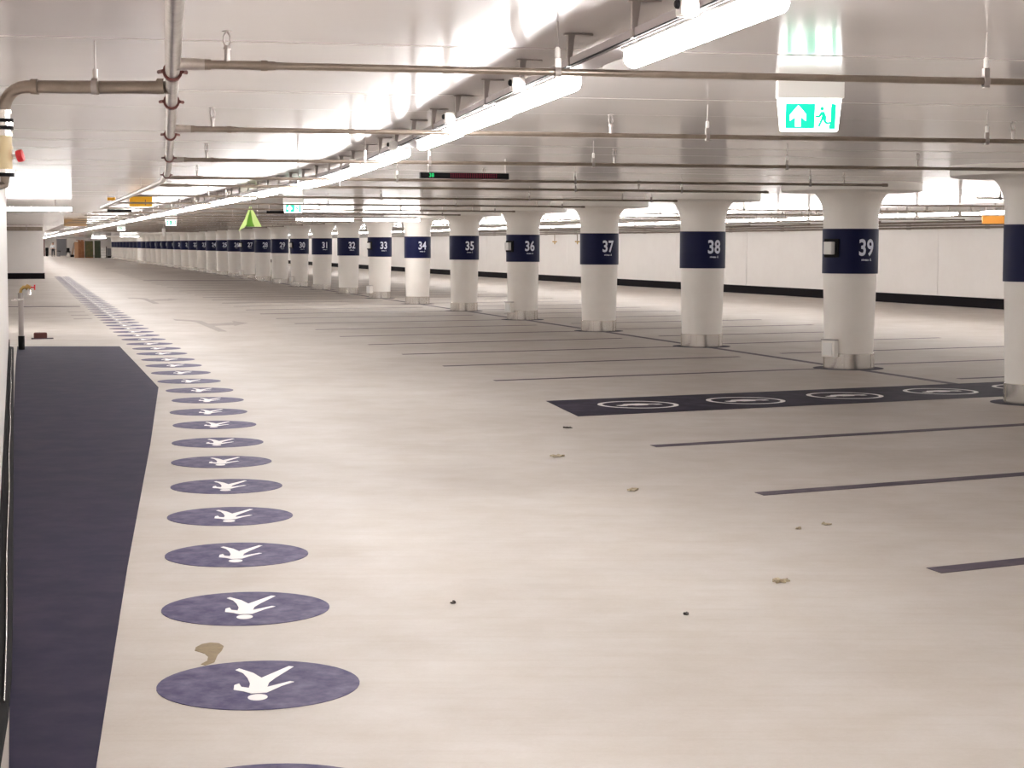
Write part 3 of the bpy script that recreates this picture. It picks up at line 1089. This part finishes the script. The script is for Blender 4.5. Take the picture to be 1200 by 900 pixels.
# thin LED display
a_ = Vector((-0.88, 16.79, 2.25)); b_ = Vector((-0.03, 17.30, 2.25))
mid = (a_ + b_) / 2
rz = math.atan2(b_.y - a_.y, b_.x - a_.x) * 0.5
t = thing('led_display', Vector((mid.x, mid.y, ZC)), 'thin black display board with green digits between the sprinkler pipes', 'display', None, rz)
obj('display_case', B(-0.43, 0.43, -0.025, 0.035, -0.195, -0.14, bevel=0.004), M['black'], t)
for x in (-0.35, 0.40):
    obj('suspension_rod', T([(x, 0, -0.14), (x, 0, 0)], 0.005, 6), M['zinc'], t)
dm = text_mesh('38', 0.05, 0.001)
dm.materials.clear(); dm.materials.append(M['led_green'])
put('green_digits', dm, t, (-0.325, -0.0265, -0.167), (PI / 2, 0, 0))
bm = bmesh.new()
for i in range(22):
    for j in range(3):
        x = -0.14 + i * 0.021
        box(bm, x, x + 0.006, -0.027, -0.0255, -0.184 + j * 0.015, -0.178 + j * 0.015)
o = obj('red_dots', bm, M['led_red'], t)
o['kind'] = 'stuff'
# farther thin black boards
for (x, y, w, lab) in ((-7.75, 35.5, 0.47, 'short black display board left of the amber sign'), (-4.75, 36.6, 0.5, 'small black display board behind the green hanging sign')):
    t = thing('led_display', Vector((x, y, ZC)), lab, 'display', None, HD)
    obj('display_case', B(-w / 2, w / 2, -0.025, 0.035, -0.19, -0.14, bevel=0.004), M['black'], t)
    for s_ in (-1, 1):
        obj('suspension_rod', T([(s_ * w * 0.4, 0, -0.14), (s_ * w * 0.4, 0, 0)], 0.006, 6), M['zinc'], t)

# green inverted-V sign
t = thing('hanging_sign', Vector((-4.97, 34.1, ZC)), 'lime green inverted V shaped sign hanging below the light line', 'sign', None, 0.15)


def plate(name, pts, m, parent, y0, y1):
    bm = bmesh.new()
    prism(bm, pts, y0, y1)
    bmesh.ops.rotate(bm, verts=bm.verts[:], cent=(0, 0, 0), matrix=Matrix.Rotation(PI / 2, 3, 'X'))
    return obj(name, bm, m, parent)


plate('left_blade', [(-0.012, -0.10), (0.004, -0.15), (-0.055, -0.36), (-0.068, -0.44), (-0.11, -0.50), (-0.22, -0.565), (-0.165, -0.45), (-0.10, -0.33), (-0.05, -0.20)], M['lime'], t, -0.02, 0.02)
plate('right_blade', [(0.012, -0.10), (0.07, -0.20), (0.135, -0.33), (0.215, -0.485), (0.08, -0.485), (0.045, -0.40), (0.028, -0.29), (0.008, -0.17)], M['lime'], t, -0.02, 0.02)
plate('inner_fold', [(0.0, -0.14), (0.03, -0.29), (0.05, -0.40), (0.085, -0.484), (-0.085, -0.484), (-0.06, -0.40), (-0.03, -0.26)], M['green'], t, -0.10, -0.06)
obj('suspension_rod', T([(0, 0, -0.12), (0, 0, 0)], 0.006, 6), M['zinc'], t)


def hang_board(x, y, w, h, zt, m, label, cat='sign', rz=0.1, mark=False):
    t = thing('hanging_board', Vector((x, y, ZC)), label, cat, None, rz)
    f_ = obj('board', B(-w / 2, w / 2, -0.02, 0.02, zt - h - ZC, zt - ZC, bevel=0.004), M[m], t)
    for s_ in (-1, 1):
        obj('suspension_rod', T([(s_ * w * 0.38, 0, zt - ZC), (s_ * w * 0.38, 0, 0)], 0.006, 6), M['zinc'], t)
    if mark:
        obj('dark_stroke', B(w * 0.18, w * 0.22, -0.024, -0.0195, zt - h * 0.85 - ZC, zt - h * 0.3 - ZC), M['crate_brown'], f_)
    return t


hang_board(-6.17, 29.9, 0.375, 0.165, 2.385, 'amber', 'amber yellow board hanging behind the seventh sprinkler pipe', mark=True)
hang_board(-6.75, 30.3, 0.13, 0.05, 2.38, 'amber', 'small amber board just left of the larger amber board')
hang_board(-14.7, 60.5, 0.75, 0.22, 2.42, 'tan', 'dull tan board far off below the left crosswise lamp')
p = W(7.9, 7.4)
hang_board(9.75, 36.2, 0.62, 0.16, 2.22, 'orange', 'orange board behind the right edge column, below the right aisle lamps')

# ================================================================= LEFT WALL ITEMS
# water tap stand at the wall end
t = thing('tap_stand', Vector((-7.43, 27.1, 0)), 'grey standpipe with a brass tap at the end of the left wall', 'tap')
obj('foot_sleeve', T([(0, 0, 0), (0, 0, 0.21)], 0.048, 14), M['black'], t, True)
obj('post', T([(0, 0, 0.2), (0, 0, 0.86)], 0.04, 14), M['zinc'], t, True)
obj('post_collar', T([(0, 0, 0.745), (0, 0, 0.775)], 0.05, 14), M['steel'], t, True)
bm = bmesh.new()
tube(bm, [(0, 0, 0.86), (0.01, 0, 0.91), (0.05, -0.01, 0.945), (0.16, -0.02, 0.945)], [0.024, 0.024, 0.028, 0.03], 12)
tube(bm, [(0.08, -0.015, 0.945), (0.105, -0.015, 0.945), (0.14, -0.018, 0.945)], [0.03, 0.05, 0.035], 12)
tb_ = obj('tap_body', bm, M['brass'], t, True)
obj('tap_spout', T([(0.12, -0.02, 0.93), (0.14, -0.03, 0.89), (0.145, -0.03, 0.83)], [0.025, 0.028, 0.034], 12), M['steel'], tb_, True)
bm = T([(0.16, -0.02, 0.945), (0.225, -0.02, 0.945)], 0.01, 8)
tube(bm, [(0.22, -0.02, 0.905), (0.22, -0.02, 0.985)], 0.012, 8)
obj('tap_handle', bm, M['red'], tb_)
obj('wall_clip', B(-0.14, 0.0, -0.015, 0.015, 0.735, 0.76), M['steel'], t)
# dark rubber feet / hose reel lump beyond the stand
t = thing('wheel_stop', Vector((-8.05, 30.2, 0)), 'low dark rubber block on the floor behind the tap stand', 'wheel stop', None, HD)
obj('block', B(-0.02, 0.2, -0.08, 0.08, 0, 0.11, bevel=0.025), M['coupling'], t)
obj('base_plate', B(-0.06, 0.3, -0.1, 0.1, 0, 0.015), M['line'], t)
# cables lying along the foot of the left wall
t = thing('cable_cover', W(-4, -10.62, 0), 'flat black rubber cable cover along the foot of the left wall', 'cable cover')
base = t.location.copy()
bm = bmesh.new()
cu = [-16.4, -15.9, -15.3, -14.7, -13, -10, -6, -2, 2, 7.0]
cw = [-10.642, -10.625, -10.603, -10.592, -10.588, -10.588, -10.588, -10.588, -10.588, -10.588]
rings = [[bm.verts.new(W(a_, v_, z_) - base) for v_, z_ in ((-10.644, 0.001), (b_, 0.001), (b_ - 0.004, 0.022), (-10.644, 0.03))] for a_, b_ in zip(cu, cw)]
for A, Bq in zip(rings, rings[1:]):
    for i in range(4):
        bm.faces.new((A[i], A[(i + 1) % 4], Bq[(i + 1) % 4], Bq[i]))
bm.faces.new(rings[0]); bm.faces.new(rings[-1][::-1])
obj('rubber_strip', bm, M['black'], t)
pts = [W(-15.2 + i * 0.55, -10.618 + 0.003 * math.sin(i * 0.8), 0.031) - base for i in range(40)]
o = obj('shiny_cable', T(pts, 0.0045, 8), M['steel'], t, True)
o['label'] = 'thin shiny pale cable on top'
# small bright lamp hanging near the far block
t = thing('pendant_sensor', Vector((-14.35, 74.0, ZC)), 'small white hanging device beside the corner of the far white block', 'sensor')
obj('stem', T([(0, 0, 0), (0, 0, -0.12)], 0.02, 8), M['ferrule'], t)
obj('body', lathe(bmesh.new(), [(0.03, -0.5), (0.07, -0.45), (0.07, -0.2), (0.03, -0.12)], 12), M['ferrule'], t, True)
# duct across the top of the block
bm = bmesh.new()
uvbox(bm, 62.4, 62.9, -18, -9.3, 2.18, 2.36)
base = W(62.6, -13, 2.3)
for v in bm.verts: v.co -= base
t = thing('ceiling_duct', base, 'brown-grey duct under the ceiling in front of the far white block', 'duct')
obj('duct_body', bm, M['pipe'], t)
for v_ in (-10, -12.5, -15):
    obj('duct_strap', T([W(62.38, v_, 2.17) - base, W(62.38, v_, ZC) - base], 0.015, 6), M['zinc'], t)

# ================================================================= FAR END: stored goods and a person
FZ = HD


def far_thing(name, uu, vv, label, cat, group=None):
    return thing(name, W(uu, vv), label, cat, group, FZ)


def vfar(px, uu):
    """v of the point at row distance uu seen at a given bearing from the viewpoint"""
    x = (px - 600) / 2100.0
    # solve (OX+DX u+VX v) = x (OY+DY u+VY v)
    return (x * (OY + DY * uu) - (OX + DX * uu)) / (VX - x * VY)


def slab_part(name, par, x0, x1, y0, y1, z0, z1, m):
    return obj(name, B(x0, x1, y0, y1, z0, z1, bevel=0.01), M[m], par)


UB = 190.0
def w2(px0, px1, uu):
    a, b = vfar(px0, uu), vfar(px1, uu)
    return (a + b) / 2, (b - a)


vc, ww = w2(88.5, 100, UB)
t = far_thing('wooden_crate', UB, vc, 'tall brown wooden crate with a pale tan end at the far end', 'crate')
for i in range(4):
    slab_part('plank', t, -ww / 2 + ww * (0.38 + 0.155 * i), -ww / 2 + ww * (0.38 + 0.155 * (i + 1)) - 0.012, 0.0, 1.4, 0.0, 2.0 - 0.04 * (i % 2), 'crate_brown')
slab_part('end_board', t, -ww / 2, -ww / 2 + ww * 0.37, 0.12, 1.4, 0.0, 1.82, 'crate_tan')
slab_part('lid', t, -ww / 2 + 0.2, ww / 2, -0.02, 1.42, 2.0, 2.06, 'crate_brown')
vc, ww = w2(100.8, 110, UB)
t = far_thing('covered_stack', UB, vc, 'olive brown covered stack right of the wooden crate', 'stack')
bm = B(-ww / 2, ww / 2, 0, 1.3, 0.1, 1.95, bevel=0.06)
obj('cover', bm, M['olive'], t)
slab_part('pallet', t, -ww / 2, ww / 2, 0, 1.3, 0, 0.1, 'crate_brown')
slab_part('corner_post', t, -ww / 2 - 0.02, -ww / 2 + 0.06, -0.03, 0.05, 0, 2.0, 'dkgreen')
vc, ww = w2(112, 118.8, UB)
t = far_thing('steel_cabinet', UB, vc, 'dark green cabinet left of the white box stack', 'cabinet')
slab_part('body', t, -ww / 2, ww / 2, 0, 0.7, 0.06, 1.98, 'dkgreen')
slab_part('door', t, -ww / 2 + 0.02, -0.01, -0.02, 0.0, 0.1, 1.94, 'dkgreen')
slab_part('door', t, 0.01, ww / 2 - 0.02, -0.02, 0.0, 0.1, 1.94, 'dkgreen')
slab_part('plinth', t, -ww / 2, ww / 2, 0.02, 0.7, 0, 0.06, 'black')
vc, ww = w2(119.6, 124.6, UB - 1)
names_ = ['lowest', 'second lowest', 'second highest', 'topmost']
for i in range(4):
    t = tag(obj('white_box', B(-ww / 2, ww / 2, 0, 0.5, 0, 0.27, bevel=0.02), M['whitebox'], None, loc=W(UB - 1, vc, 0.02 + i * 0.30), rot=(0, 0, FZ)),
            '%s white box of the far stack beside the dark post' % names_[i], 'box', 'stacked white boxes')
    bm = B(-ww / 2, ww / 2, 0.01, 0.49, -0.03, 0.0)
    obj('lid_gap', bm, M['greysteel'], t)
vc, ww = w2(125, 126.2, UB - 1)
t = far_thing('post', UB - 1, vc, 'thin dark post right of the white box stack', 'post')
obj('rod', T([(0, 0, 0), (0, 0, 1.3)], 0.05, 8), M['black'], t)
obj('foot', B(-0.2, 0.2, -0.12, 0.12, 0, 0.05), M['black'], t)
vc, ww = w2(126.5, 131, UB)
t = far_thing('low_barrier', UB, vc, 'low dark barrier beside the farthest columns', 'barrier')
slab_part('panel', t, -ww / 2, ww / 2, 0, 0.1, 0.0, 0.22, 'black')
slab_part('screen', t, -ww / 2, ww / 2, 0.02, 0.08, 0.22, 1.1, 'greysteel')

UE = 216.0
vc, ww = w2(68, 78.5, UE + 2)
t = far_thing('roll_container', UE + 2, vc, 'tall grey roller shutter unit behind the person', 'container')
slab_part('body', t, -ww / 2, ww / 2, 0, 1.2, 0.08, 2.25, 'greysteel')
for i in range(9):
    slab_part('slat', t, -ww / 2 + 0.05, ww / 2 - 0.05, -0.03, 0.0, 0.15 + i * 0.22, 0.34 + i * 0.22, 'greysteel')
slab_part('frame_post', t, -ww / 2 - 0.1, -ww / 2, -0.05, 0.1, 0, 2.3, 'zinc')
slab_part('frame_post', t, ww / 2, ww / 2 + 0.1, -0.05, 0.1, 0, 2.3, 'zinc')
vc, ww = w2(51.2, 53.6, UE)
t = far_thing('red_door_leaf', UE, vc, 'dark red door leaf beside the far white block', 'door')
slab_part('leaf', t, -ww / 2, ww / 2, 0, 0.08, 0.02, 2.2, 'dkred')
slab_part('handle', t, ww / 2 - 0.06, ww / 2 - 0.02, -0.06, 0.0, 1.0, 1.12, 'steel')
vc, ww = w2(54, 58, UE)
t = far_thing('dark_bin', UE, vc, 'black waste bin left of the person', 'bin')
bm = bmesh.new(); lathe(bm, [(ww * 0.40, 0.06), (ww * 0.47, 1.0)], 16); obj('body', bm, M['black'], t, True)
obj('lid', lathe(bmesh.new(), [(ww * 0.5, 1.0), (ww * 0.5, 1.06), (ww * 0.3, 1.12)], 16), M['black'], t, True)
obj('wheels', T([(-ww * 0.35, 0.2, 0.08), (ww * 0.35, 0.2, 0.08)], 0.08, 10), M['black'], t)
vc, ww = w2(67.5, 72, UE - 2)
t = far_thing('dark_bin', UE - 2, vc, 'low dark grey bin right of the person', 'bin')
bm = bmesh.new(); lathe(bm, [(ww * 0.42, 0.0), (ww * 0.48, 0.62)], 16); obj('body', bm, M['greysteel'], t, True)
obj('lid', lathe(bmesh.new(), [(ww * 0.5, 0.62), (ww * 0.5, 0.68), (ww * 0.3, 0.72)], 16), M['black'], t, True)
vc, ww = w2(78.5, 83.5, 205)
t = far_thing('tool_cart', 205, vc, 'black tool cart heaped with gear left of the crate', 'cart')
slab_part('tray', t, -ww / 2, ww / 2, 0, 0.6, 0.55, 0.7, 'black')
slab_part('heap', t, -ww / 2 + 0.05, ww / 2 - 0.1, 0.05, 0.55, 0.7, 1.1, 'black')
for sx in (-1, 1):
    slab_part('leg', t, sx * (ww / 2 - 0.05) - 0.03, sx * (ww / 2 - 0.05) + 0.03, 0.03, 0.09, 0, 0.56, 'black')
    slab_part('leg', t, sx * (ww / 2 - 0.05) - 0.03, sx * (ww / 2 - 0.05) + 0.03, 0.5, 0.56, 0, 0.56, 'black')
vc, ww = w2(78.5, 83, 200)
bm = bmesh.new()
bmesh.ops.create_icosphere(bm, subdivisions=3, radius=1)
for v in bm.verts:
    v.co = Vector((v.co.x * ww / 2, v.co.y * 0.25, max(-0.75, v.co.z) * 0.22 + 0.165)) * (1 + 0.06 * math.sin(9 * v.co.x + 5 * v.co.z))
tag(obj('white_sack', bm, M['whitebox'], None, True, loc=W(200, vc), rot=(0, 0, FZ)), 'slumped white sack on the floor in front of the tool cart', 'sack')
vc, ww = w2(83.5, 88.5, 202)
t = far_thing('leaning_board', 202, vc, 'pale boards leaning against the wooden crate', 'boards')
for i in range(3):
    bm = bmesh.new()
    prism(bm, [(-ww / 2 + i * 0.1, 0), (-ww / 2 + i * 0.1 + 0.12, 0), (ww / 2, 1.7 - 0.1 * i), (ww / 2 - 0.12, 1.75 - 0.1 * i)], -0.02 + i * 0.08, 0.02 + i * 0.08)
    bmesh.ops.rotate(bm, verts=bm.verts[:], cent=(0, 0, 0), matrix=Matrix.Rotation(PI / 2, 3, 'X'))
    obj('board', bm, M['crate_tan'] if i % 2 else M['zinc'], t)
slab_part('box', t, -ww / 2, ww / 2 - 0.1, -0.5, -0.15, 0, 0.3, 'black')


# person in a white shirt, standing with arms a little away from the body
def skinned(name, verts, edges, radii, m, parent, levels=1):
    me = bpy.data.meshes.new(name)
    me.from_pydata(verts, edges, [])
    o = bpy.data.objects.new(name, me)
    COL.objects.link(o)
    md = o.modifiers.new('skin', 'SKIN')
    md.use_smooth_shade = True
    for i, r in enumerate(radii):
        d = me.skin_vertices[0].data[i]
        d.radius = (r, r) if not isinstance(r, tuple) else r
        d.use_root = (i == 0)
    sd = o.modifiers.new('sub', 'SUBSURF')
    sd.levels = levels; sd.render_levels = levels
    dg = bpy.context.evaluated_depsgraph_get()
    me2 = bpy.data.meshes.new_from_object(o.evaluated_get(dg))
    bpy.data.objects.remove(o)
    bpy.data.meshes.remove(me)
    me2.materials.clear(); me2.materials.append(m)
    me2.name = name
    for p in me2.polygons: p.use_smooth = True
    return put(name, me2, parent)


vc = vfar(63.2, 214)
per = thing('person', W(214, vc), 'person in a white shirt and dark trousers standing at the far end', 'person', None, 0.25)
V_, E_, R_ = [(0, 0, 0.93)], [], [0.13]


def chain(start, pts):
    i = start
    for (x, y, z, r) in pts:
        V_.append((x, y, z)); R_.append(r); E_.append((i, len(V_) - 1)); i = len(V_) - 1
    return i


chest = chain(0, [(0, 0.01, 1.12, 0.125), (0, 0.01, 1.32, 0.145)])
nk = chain(chest, [(0, 0, 1.47, 0.06), (0, -0.01, 1.55, 0.075), (0, -0.015, 1.64, 0.10), (0, -0.01, 1.72, 0.08)])
for s_ in (-1, 1):
    w_ = chain(chest, [(0.19 * s_, 0, 1.39, 0.065), (0.29 * s_, 0.03, 1.12, 0.045), (0.30 * s_, -0.09, 0.90, 0.03), (0.30 * s_, -0.12, 0.84, 0.036)])
    for f_ in range(4):
        chain(w_, [(0.30 * s_, -0.145 + 0.02 * f_, 0.80, 0.010), (0.295 * s_, -0.15 + 0.02 * f_, 0.755 + 0.006 * abs(f_ - 1), 0.008)])
    chain(w_, [(0.275 * s_, -0.165, 0.82, 0.011), (0.27 * s_, -0.18, 0.79, 0.009)])
    chain(0, [(0.10 * s_, 0, 0.86, 0.095), (0.12 * s_, -0.01, 0.50, 0.062), (0.13 * s_, 0.02, 0.09, 0.042), (0.14 * s_, -0.14, 0.035, 0.034)])
body = skinned('body', V_, E_, R_, M['skin'], per, 1)
V_, E_, R_ = [(0, 0.005, 0.98)], [], [0.15]
ch = chain(0, [(0, 0.01, 1.14, 0.145), (0, 0.01, 1.33, 0.165), (0, 0.0, 1.44, 0.085)])
for s_ in (-1, 1):
    chain(2, [(0.20 * s_, 0, 1.39, 0.085), (0.295 * s_, 0.03, 1.12, 0.066), (0.305 * s_, -0.06, 0.95, 0.052)])
skinned('shirt', V_, E_, R_, M['shirt'], per, 1)
V_, E_, R_ = [(0, 0, 0.94)], [], [0.14]
for s_ in (-1, 1):
    chain(0, [(0.10 * s_, 0, 0.86, 0.115), (0.12 * s_, -0.01, 0.50, 0.085), (0.13 * s_, 0.02, 0.10, 0.066)])
skinned('trousers', V_, E_, R_, M['trousers'], per, 1)
bm = bmesh.new()
bmesh.ops.create_uvsphere(bm, u_segments=16, v_segments=10, radius=0.115)
for v in bm.verts:
    v.co.y += 0.02
    if v.co.y < -0.03 and v.co.z < 0.05: v.co.z = 0.05
obj('hair', bm, M['hair'], per, True, loc=(0, -0.005, 1.69))
bm = bmesh.new()
prism(bm, [(-0.012, 0), (0.012, 0), (0.004, -0.03), (-0.004, -0.03)], 0, 0.045)
obj('nose', bm, M['skin'], per, loc=(0, -0.105, 1.63))
for s_ in (-1, 1):
    bm = bmesh.new(); bmesh.ops.create_icosphere(bm, subdivisions=1, radius=0.011)
    obj('eye', bm, M['hair'], per, loc=(0.035 * s_, -0.103, 1.665))
    bm = bmesh.new(); box(bm, -0.05, 0.05, -0.17, 0.09, 0.0, 0.07, bevel=0.02)
    obj('shoe', bm, M['black'], per, loc=(0.135 * s_, -0.01, 0))
bm = bmesh.new(); box(bm, -0.025, 0.025, -0.004, 0.004, -0.004, 0.004)
obj('mouth', bm, M['dkred'], per, loc=(0, -0.106, 1.60))
